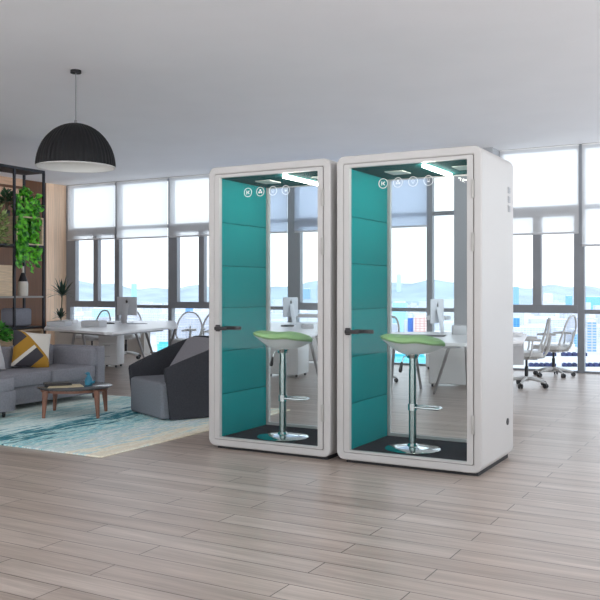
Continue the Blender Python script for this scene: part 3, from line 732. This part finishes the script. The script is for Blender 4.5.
# dracaena standing on the left desk
def dracaena(loc, label):
    t = thing('dracaena', label, 'plant', loc); L0 = Vector(loc)
    b = MB(); b.lathe([(0, 0), (.06, 0), (.075, .06), (.068, .06), (0, .05)], 20, L0); b.build('pot', 'potwhite', t)
    b = MB(); b.tube([L0 + Vector((0, 0, .04)), L0 + Vector((.01, 0, .25)), L0 + Vector((.02, .01, .5))], .009, 8); b.build('trunk', 'stem', t)
    b = MB()
    for c, n, Ln, sp in ((Vector((.02, .01, .46)), 34, .36, 1), (Vector((-.01, 0, .10)), 22, .2, .9)):
        for k in range(n):
            a = 2 * PI * k * .381966; el = math.radians(10 + 72 * (k / n)); d = Vector((math.cos(a) * math.cos(el), math.sin(a) * math.cos(el), math.sin(el))); x = d.cross(Vector((0, 0, 1))).normalized()
            l = Ln * R.uniform(.8, 1.1); pv = None
            for q in range(6):
                f = q / 5; p = L0 + c + d * l * f - Vector((0, 0, 1)) * (l * .35 * f * f * math.cos(el)); w = .019 * math.sin(PI * (.12 + .88 * f)) + .001
                va, vb = b.bm.verts.new(p + x * w), b.bm.verts.new(p - x * w)
                if pv: b.bm.faces.new((pv[0], va, vb, pv[1]))
                pv = (va, vb)
    b.build('leaves', 'spike', t, flat=True)
    return t

# ================================================================== WORK AREA
DZ = .74
def desk(label, corners, legs, grp='white meeting desks'):
    """corners: list of plan points (x, y) of the top; legs: list of (top, foot) plan points"""
    cx = sum(p[0] for p in corners) / len(corners); cy = sum(p[1] for p in corners) / len(corners)
    t = thing('desk', label, 'desk', (cx, cy, 0), 0, grp)
    b = MB(); b.prism(corners, DZ - .035, DZ); o = b.build('desktop', 'deskwhite', t)
    bv = o.modifiers.new('edge', 'BEVEL'); bv.width = .006; bv.segments = 2
    b = MB()
    ins = [(p[0] + (cx - p[0]) * .22, p[1] + (cy - p[1]) * .22) for p in corners]
    b.ring([(p[0], p[1]) for p in ins], [(p[0] + (cx - p[0]) * .06, p[1] + (cy - p[1]) * .06) for p in ins], DZ - .075, DZ - .035, 'z'); b.build('under_frame', 'legmetal', t)
    for a, c in legs:
        MB().tube([(a[0], a[1], DZ - .037), (c[0], c[1], .01)], [.022, .016], 10).build('leg', 'legmetal', t)
    return t
def P2(px, py, z=DZ):
    v = on_level(px, py, z); return (v.x, v.y)
def D2(px, s):
    v = at_depth(px, s); return (v.x, v.y)
# left desk
desk('long white desk with bent front edge behind the sofa', [P2(44, 328), P2(104, 332.2), P2(112, 332.2), P2(178, 326.2), P2(175, 320.6), P2(50, 321.2)],
     [(D2(75, 12.7), D2(67.5, 12.9)), (D2(82, 12.7), D2(89.5, 12.9)), (D2(134, 13.2), D2(146, 14.9)), (D2(144.5, 13.2), D2(156.5, 14.2)), (D2(176, 13.5), D2(164, 13.9)), (D2(120, 14.9), D2(112, 15.2))])
# desk behind the first booth
desk('white desk seen through the left booth glass', [P2(262, 335.5), P2(307.5, 336), P2(326, 329.5), P2(322, 322.3), P2(262, 322.3)],
     [(D2(309, 11.0), D2(321, 11.3)), (D2(316, 11.8), D2(327, 12)), (D2(266, 11.2), D2(262, 11.3)), (D2(270, 13.9), D2(266, 14.1))])
# desk behind the second booth
desk('white desk seen through the right booth glass', [P2(386, 341), P2(466, 343.3), P2(482, 338), P2(470, 331.5), P2(386, 332)],
     [(D2(451, 9.9), D2(434, 10.5)), (D2(413, 10.6), D2(421, 11.06)), (D2(466, 9.7), D2(468, 10.0)), (D2(395, 10.9), D2(391, 11.2))])
# desk at right, mostly behind the second booth
desk('white desk beside the right booth and the mesh chairs', [P2(494, 341.5), P2(524, 340.5), P2(527, 333.5), P2(497, 333.5)],
     [(D2(508, 9.7), D2(508, 9.8)), (D2(510, 10.7), D2(510, 10.8)), (D2(498, 9.8), D2(497, 9.9)), (D2(500, 10.6), D2(499, 10.8))])

qd = bpy.data.objects['desk.003']; va, vb = at_depth(500, 10.3), at_depth(523.8, 10.3)
MB().prism([(va.x, va.y), (vb.x, vb.y), (vb.x - .01, vb.y + .02), (va.x - .01, va.y + .02)], .38, .70).build('modesty_panel', 'lightgrey', qd)
def cabinet(label, loc, rz, w, d, h, ndr=3, grp='white drawer cabinets'):
    t = thing('drawer_cabinet', label, 'cabinet', loc, rz, grp)
    MB().ext((-w / 2, -d / 2, .045), (w / 2, d / 2, h), .006, 2).build('body', 'cabinet', t, world=False)
    hh = (h - .06) / ndr
    for k in range(ndr):
        z = .055 + hh * k
        dr = MB().ext((-w / 2 + .012, -d / 2 - .012, z), (w / 2 - .012, -d / 2 - .001, z + hh - .008), .003, 1).build('drawer', 'cabinet', t, world=False)
        MB().ext((-.05, -d / 2 - .022, z + hh - .05), (.05, -d / 2 - .012, z + hh - .035), .003, 1).build('handle', 'lightgrey', dr, world=False)
    for x in (-w / 2 + .04, w / 2 - .04):
        for y in (-d / 2 + .05, d / 2 - .05):
            MB().cyl((x - .012, y, .023), (x + .012, y, .023), .0225, n=14).build('caster', 'caster', t, world=False)
    return t
v = at_depth(111.5, 14.25); cabinet('narrow white drawer cabinet on casters under the left desk', (v.x, v.y, 0), math.radians(20), .33, .33, .60)
v = at_depth(288, 12.75); cabinet('white drawer cabinet on casters behind the left booth stool', (v.x, v.y, 0), math.radians(8), .50, .45, .585)
v = at_depth(452, 11.4); cabinet('wide white cabinet under the desk behind the right booth', (v.x, v.y, 0), math.radians(12), .56, .4, .60, 1)
v = at_depth(431.5, 13.9); cabinet('slim pale cabinet beyond the desk behind the right booth', (v.x, v.y, 0), math.radians(15), .16, .3, .50, 2)
v = at_depth(313, 15.0); cabinet('low white cabinet on casters in front of the window behind the left booth', (v.x, v.y, 0), math.radians(10), .40, .3, .52, 1)

def make_monitor():
    """screen faces +Y, its back faces -Y"""
    t = thing('desktop_monitor', '', 'monitor')
    MB().box((0, 0, .285), (.44, .016, .31), None, .007, 3).build('housing', 'alu', t, world=False)
    MB().box((0, .0095, .295), (.42, .003, .26), None).build('screen', 'blackplastic', t, world=False)
    b = MB(); b.tube([(0, -.015, .32), (0, -.05, .20), (0, -.075, .008)], [.012, .012, .012], 8); bmesh.ops.scale(b.bm, vec=(5.5, 1, 1), verts=b.bm.verts)
    b.box((0, -.02, .005), (.18, .17, .008), None, .003, 2); b.build('stand', 'alu', t, world=False)
    pts = []
    for k in range(36):
        a = 2 * PI * k / 36; r = .026 * (1 - .12 * max(0, math.sin(a)) ** 8 - .08 * max(0, -math.sin(a)) ** 10)
        x, z = r * math.cos(a), r * 1.05 * math.sin(a)
        dd = math.hypot(x + .030, z - .002)
        if dd < .013: x = -.030 + .013 * (x + .030) / dd
        pts.append((x, .36 + z))
    b = MB(); b.prism(pts, -.0105, -.0085, 'y'); b.prism([(.002, .388), (.012, .393), (.011, .403), (.001, .398)], -.0105, -.0085, 'y'); b.build('logo', 'logo', t, world=False)
    b = MB(); b.cyl((0, -.066, .13), (0, -.052, .133), .017, n=18); b.build('cable_hole', 'logo', t, world=False)
    return t
mon = make_monitor()
def faceback(px, s, turn):  # back of the screen towards the eye, turned
    v = at_depth(px, s); return math.atan2(v.y, v.x) - PI / 2 + math.radians(turn)
v = at_depth(127, 14.3, DZ); place(mon, v, faceback(127, 14.3, -42), 'silver desktop computer seen from behind on the left desk', 'silver desktop computers')
v = at_depth(290.5, 13.5, DZ); place(copy_tree(mon), v, faceback(290, 13.5, 58), 'silver desktop computer seen from behind through the left booth', 'silver desktop computers')
v = at_depth(437, 10.9, DZ); place(copy_tree(mon), v, faceback(437, 10.9, 68), 'silver desktop computer nearly edge-on seen through the right booth', 'silver desktop computers')

def slab(name, mat, label, cat, px, s, size, rz=0, z=DZ, bev=.004):
    v = at_depth(px, s, z + .0005)
    return single(MB().box((0, 0, size[2] / 2), size, None, min(bev, size[2] * .3), 2), name, mat, label, cat, v, rz)
slab('document_tray', 'lightgrey', 'flat grey document tray at the left end of the left desk', 'tray', 59.5, 13.1, (.28, .40, .07), .5)
slab('paper_stack', 'deskwhite', 'white paper stack beside the grey tray on the left desk', 'paper', 68.5, 14.0, (.24, .3, .06), .5)
slab('printer', 'lightgrey', 'low light grey printer on the left desk below the pale chair back', 'printer', 94, 12.9, (.30, .26, .09), .3)
slab('keyboard', 'blackplastic', 'black keyboard on the left desk beside the computer', 'keyboard', 108, 14.0, (.14, .30, .018), 1.0)
slab('desk_pad', 'blackplastic', 'thin dark pad in front of the computer on the left desk', 'desk pad', 137, 13.9, (.3, .22, .006), .9)
slab('keyboard', 'blackplastic', 'black keyboard below the computer behind the left booth', 'keyboard', 287.5, 12.9, (.2, .14, .02), .5)
slab('document_tray', 'lightgrey', 'grey tray on the desk seen at right through the left booth', 'tray', 307, 12.4, (.16, .3, .055), .6)
slab('desk_pad', 'blackplastic', 'wide black desk pad seen through the right booth above the stool', 'desk pad', 420, 10.3, (.62, .35, .006), .25)
slab('printer', 'lightgrey', 'light grey desk organiser in front of the column behind the right booth', 'organiser', 459, 10.6, (.17, .2, .11), .4)
slab('paper_stack', 'deskwhite', 'white paper stack on the desk right of the right booth', 'paper', 514, 10.3, (.2, .2, .04), .2)
dracaena(at_depth(61, 13.7, DZ + .0005), 'dark spiky dracaena on the left desk against the light wood wall')

def make_chair():
    """task chair facing +Y"""
    t = thing('office_chair', '', 'office chair')
    b = MB()
    for k in range(5):
        a = 2 * PI * k / 5 + .3; d = Vector((math.cos(a), math.sin(a), 0)); b.tube([d * .02 + Vector((0, 0, .115)), d * .15 + Vector((0, 0, .10)), d * .29 + Vector((0, 0, .066))], [.026, .021, .013], 8)
    b.cyl((0, 0, .07), (0, 0, .14), .034, n=16); b.build('base', 'chair', t, world=False)
    for k in range(5):
        a = 2 * PI * k / 5 + .3; d = Vector((math.cos(a), math.sin(a), 0)); s = Vector((-d.y, d.x, 0)); p = d * .29 + Vector((0, 0, .03))
        b = MB(); b.cyl(p - s * .026, p - s * .008, .03, n=18); b.cyl(p + s * .008, p + s * .026, .03, n=18); b.cyl(p + Vector((0, 0, .0)), p + Vector((0, 0, .04)), .006, n=8); b.build('caster', 'caster', t, world=False)
    b = MB(); b.cyl((0, 0, .12), (0, 0, .27), .024, n=16); b.cyl((0, 0, .27), (0, 0, .38), .016, n=14); b.build('gas_post', 'blackplastic', t, world=False)
    b = MB(); b.box((0, .0, .385), (.22, .28, .04), None, .012, 2); b.build('seat_mechanism', 'chair', t, world=False)
    b = MB(); b.blob((0, .03, .44), (.48, .47, .075), .3, n=32); b.build('seat', 'chair', t, world=False)
    # hoop back frame with mesh
    def q(a):   # superellipse hoop, leaning and curved
        c, s_ = math.cos(a), math.sin(a); x = .225 * math.copysign(abs(c) ** .7, c) * (1 - .26 * s_ - .04); z = .67 + .245 * math.copysign(abs(s_) ** .8, s_)
        return Vector((x, -.21 - .09 * (z - .45) / .45 - .05 * math.sin((z - .43) / .48 * PI) + .06 * (x / .22) ** 2, z))
    pts = [q(2 * PI * k / 40) for k in range(40)]
    MB().tube(pts, .0145, 8, True).build('back_frame', 'chair', t, world=False)
    b = MB(); rows = []
    for i in range(9):
        row = []
        for k in range(40):
            p = pts[k]; f = i / 8; z = .67 + (p.z - .67) * f; x = p.x * f
            row.append(b.bm.verts.new((x, -.21 - .09 * (z - .45) / .45 - .05 * math.sin((z - .43) / .48 * PI) + .06 * (x / .22) ** 2, z)))
        rows.append(row)
    for A, B in zip(rows, rows[1:]):
        for k in range(40): b.bm.faces.new((A[k], A[(k + 1) % 40], B[(k + 1) % 40], B[k]))
    bmesh.ops.remove_doubles(b.bm, verts=b.bm.verts, dist=1e-4); b.build('back_mesh', 'mesh', t, world=False)
    b = MB(); b.tube([(0, -.10, .385), (0, -.22, .40), (0, -.285, .50), (0, -.315, .68)], [.02, .02, .016, .012], 8); b.build('back_support', 'chair', t, world=False)
    for sx in (-1, 1):
        b = MB(); b.tube([(sx * .11, 0, .385), (sx * .27, -.02, .40), (sx * .285, -.05, .52), (sx * .28, -.06, .635)], .013, 8); b.tube([(sx * .28, -.16, .64), (sx * .285, .0, .645), (sx * .275, .13, .635)], [.018, .02, .014], 8)
        b.build('armrest', 'chair', t, world=False)
    return t
ch = make_chair()
G = 'pale mesh office chairs'
def chair_at(px, s, rz, label, first=False):
    v = at_depth(px, s); o = ch if first else copy_tree(ch)
    return place(o, (v.x, v.y, 0), math.radians(rz), label, G)
chair_at(553.5, 12.72, 78, 'pale mesh office chair standing alone in front of the right window', True)
chair_at(526.5, 11.35, 108, 'pale mesh office chair half hidden by the side of the right booth')
chair_at(186.5, 14.2, 205, 'pale mesh office chair behind the armchair, the left one of two')
chair_at(199, 13.6, 165, 'pale mesh office chair behind the armchair, nearest the left booth')
chair_at(92, 15.6, 170, 'pale mesh office chair whose back rises above the left desk printer')
chair_at(126, 16.0, 200, 'pale mesh office chair tucked behind the computer on the left desk')
chair_at(375.5, 11.9, 150, 'pale mesh office chair mostly hidden by the right booth felt wall')

# ================================================================== OUTSIDE
GZ = -80.0
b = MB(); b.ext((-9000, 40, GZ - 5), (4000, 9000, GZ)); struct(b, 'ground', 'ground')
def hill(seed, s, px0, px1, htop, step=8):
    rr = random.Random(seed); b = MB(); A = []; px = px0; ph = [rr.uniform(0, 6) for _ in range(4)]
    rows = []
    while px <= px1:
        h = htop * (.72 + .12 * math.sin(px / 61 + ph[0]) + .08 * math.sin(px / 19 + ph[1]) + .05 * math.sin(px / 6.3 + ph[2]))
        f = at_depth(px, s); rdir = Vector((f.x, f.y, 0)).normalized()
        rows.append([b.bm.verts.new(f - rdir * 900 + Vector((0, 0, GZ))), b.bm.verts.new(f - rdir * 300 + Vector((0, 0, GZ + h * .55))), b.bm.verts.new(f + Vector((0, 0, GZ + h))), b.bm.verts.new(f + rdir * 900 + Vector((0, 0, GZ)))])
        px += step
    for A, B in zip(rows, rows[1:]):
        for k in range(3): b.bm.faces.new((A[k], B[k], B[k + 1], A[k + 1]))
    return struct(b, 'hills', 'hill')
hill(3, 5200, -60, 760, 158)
FM = {}
def fac(name, wall, win, w=6., h=3.6):
    k = (wall, win)
    if k not in FM: FM[k] = facade_mat(name, wall, win, w, h)
    return FM[k]
SITES = []
GB = 'city buildings outside the windows'
def tower(name, label, px, ytop, ybase, wpx, wall, win, dep=.8, rz=.5, roof=None, crown=None):
    s = (EYE - GZ) * F / (ybase - 290.0); w = wpx * s / F; h = (ybase - ytop) * s / F; v = at_depth(px, s, GZ)
    t = thing(name, label, 'building', v, YAW * rz, GB)
    k = 1 / (1 + .35 * dep); w *= k; SITES.append((v, w))
    MB().ext((-w / 2, 0, 0), (w / 2, w * dep + 6, h)).build('tower_walls', fac(name, wall, win), t, world=False)
    MB().ext((-w / 2 + w * .1, w * .1, h), (w / 2 - w * .1, w * dep, h + max(2.5, h * .05))).build('roof', roof or 'roofwhite', t, world=False)
    if crown == 'mast':
        MB().cyl((0, w * .4, h), (0, w * .4, h * 1.25), w * .04, n=8).build('mast', 'roofwhite', t, world=False)
    return t
WH, PB, CY = (200, 204, 208), (150, 186, 210), (96, 178, 200)
tower('office_tower', 'lavender-white tower with a blue side low in the rightmost window', 592, 322, 352, 11, (186, 186, 214), (110, 150, 205))
tower('office_tower', 'bright blue block in the window just right of the right booth', 516.5, 318, 331, 8, (90, 160, 222), (60, 120, 200))
tower('office_tower', 'small blue block left of the rightmost window post', 577, 334, 347, 6, (150, 186, 220), (96, 150, 200))
tower('office_block', 'wide cyan-blue block on the skyline in the rightmost window', 594, 297, 312, 20, (130, 190, 220), (110, 176, 212), .4)
tower('office_tower', 'blue-white tower on the skyline beside the right booth edge', 516, 287, 306, 7, (140, 180, 208), (110, 160, 200))
tower('office_tower', 'pale blue tower left of the thick right window post', 569, 296, 306, 8, (130, 180, 215), (110, 165, 205))
tower('office_tower', 'pinkish-white block in the middle of the window right of the right booth', 548, 294, 309, 12, (216, 200, 204), (180, 188, 200))
tower('office_block', 'pale cyan block at the left of the view through the right booth', 399, 303, 334, 17, (176, 214, 222), (140, 204, 218))
tower('office_tower', 'slender white tower rising at the left of the right booth view', 398.5, 275, 304, 5, (206, 222, 230), (176, 206, 224), crown='mast')
tower('apartment_block', 'white and pink apartment block with red window stripes through the right booth', 420, 317, 346, 16, (206, 150, 142), (228, 216, 212))
tower('office_tower', 'curved deep blue tower left of the pink apartment block', 410, 318, 345, 6, (60, 120, 200), (40, 86, 176))
tower('office_tower', 'thin cyan tower with mast in the window beside the left desk computer', 133, 284, 312, 5, (170, 214, 226), (130, 196, 216), crown='mast')
tower('office_block', 'low cyan block in the far left window bay', 107, 290, 300, 15, (150, 208, 220), (120, 192, 210), .4)
tower('office_block', 'pale cyan block under the far left window rail', 101, 309, 327, 22, (190, 218, 226), (150, 206, 220), .4)
tower('office_tower', 'mid blue block between the chair backs left of the left booth', 188, 308, 322, 7, (120, 166, 214), (90, 140, 200))
tower('office_block', 'pale pink block low between desk leg and armchair', 165, 327, 341, 11, (216, 196, 196), (196, 170, 170), .4)
tower('office_block', 'turquoise-roofed block low beside the armchair arm', 163, 344, 352, 14, (110, 200, 206), (80, 180, 196), .4, roof='cyan')
tower('office_block', 'turquoise-roofed hall seen below the desk through the right booth', 408, 357, 369, 42, (130, 206, 216), (100, 190, 206), .3, roof='cyan')
tower('office_tower', 'blue-grey tower in the right pane of the left booth view', 306, 289, 305, 8, (160, 190, 212), (120, 160, 196))
tower('warehouse', 'long low white hall with a navy window band behind the mesh chairs', 552, 344.5, 351.3, 46, (210, 210, 214), (206, 206, 210), .12)
def band(px0, px1, y0, y1, label):
    s = (EYE - GZ) * F / (y1 - 290.0); c = at_depth((px0 + px1) / 2, s, GZ); w = (px1 - px0) * s / F; h = (y1 - y0) * s / F
    t = thing('car_row', label, 'cars', c, YAW, 'dark rows of parked cars')
    b = MB(); x = -w / 2
    while x < w / 2:
        l = R.uniform(4, 6)
        if R.random() < .82: b.box((x + l / 2, 0, h * .35), (l, 6, h * .7), None, .3, 1); b.box((x + l / 2, 0, h * .75), (l * .55, 5, h * .2), None, .2, 1)
        x += l + R.uniform(.3, 1.2)
    o = b.build('parked_cars', 'navy', t, world=False); tag(o, kind='stuff')
band(533, 584, 351.5, 356, 'dark broken row of parked cars behind the lone mesh chair back')
band(529, 640, 362, 366.5, 'longer dark row of parked cars at the chair base level')
# mass of small distant blocks
b = MB(); RR = random.Random(11)
for k in range(620):
    px = RR.uniform(60, 640)
    y = 290 + 3.2 + 60 * RR.random() ** 2.6; s = (EYE - GZ) * F / (y - 290)
    if s > 5000: continue
    w = RR.uniform(14, 50); h = RR.uniform(8, 42) if y > 300 else RR.uniform(15, 75); c = at_depth(px, s, GZ)
    if any((c.xy - q.xy).length < 70 + rr_ for q, rr_ in SITES): continue
    b.box(c + Vector((0, 0, h / 2)), (w, RR.uniform(14, 40), h), Matrix.Rotation(RR.uniform(.2, .7), 3, 'Z'))
o = b.build('distant_city', fac('city', (206, 206, 212), (176, 186, 202)), smooth=False)  # pale wall and window colours stand in for distance haze
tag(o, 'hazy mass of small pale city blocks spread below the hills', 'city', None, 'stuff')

# ================================================================== LIGHT
w = bpy.data.worlds.new('sky_with_ground_fill'); S.world = w; w.use_nodes = True; nt = w.node_tree
bg = nt.nodes['Background']
tc = nt.nodes.new('ShaderNodeTexCoord'); sp = nt.nodes.new('ShaderNodeSeparateXYZ'); nt.links.new(tc.outputs['Generated'], sp.inputs[0])
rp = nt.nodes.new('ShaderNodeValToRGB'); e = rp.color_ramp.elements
e[0].position = 0; e[0].color = (.70, .72, .745, 1); e[1].position = 1; e[1].color = (.30, .35, .42, 1)  # lower half brightened, added as stand-in for sunlit ground to light the ceiling
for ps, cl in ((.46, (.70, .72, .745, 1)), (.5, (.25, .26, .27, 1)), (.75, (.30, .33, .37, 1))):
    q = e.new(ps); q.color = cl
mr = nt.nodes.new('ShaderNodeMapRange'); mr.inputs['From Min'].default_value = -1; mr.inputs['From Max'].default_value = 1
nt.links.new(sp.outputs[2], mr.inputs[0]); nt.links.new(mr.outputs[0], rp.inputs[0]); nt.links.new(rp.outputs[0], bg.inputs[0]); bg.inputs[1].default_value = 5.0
sun = bpy.data.lights.new('sun', 'SUN'); sun.energy = 1.4; sun.angle = math.radians(8); sun.color = (1, .97, .93)
so = bpy.data.objects.new('sun', sun); COL.objects.link(so); so.rotation_euler = (math.radians(32), 0, math.radians(60))

cam = bpy.data.cameras.new('camera'); cam.sensor_width = 36; cam.lens = F / 600 * 36; cam.shift_y = -10 / 600; cam.clip_end = 20000; cam.clip_start = .05
co = bpy.data.objects.new('camera', cam); COL.objects.link(co); co.location = (0, 0, EYE); co.rotation_euler = (PI / 2, 0, YAW)
S.camera = co
vs = S.view_settings; vs.view_transform = 'Standard'; vs.look = 'None'; vs.exposure = .38; vs.gamma = 1; vs.use_curve_mapping = False
S.cycles.use_denoising = True; S.cycles.max_bounces = 12; S.cycles.transparent_max_bounces = 24; S.cycles.diffuse_bounces = 6; S.cycles.glossy_bounces = 5
S.cycles.sample_clamp_indirect = 8
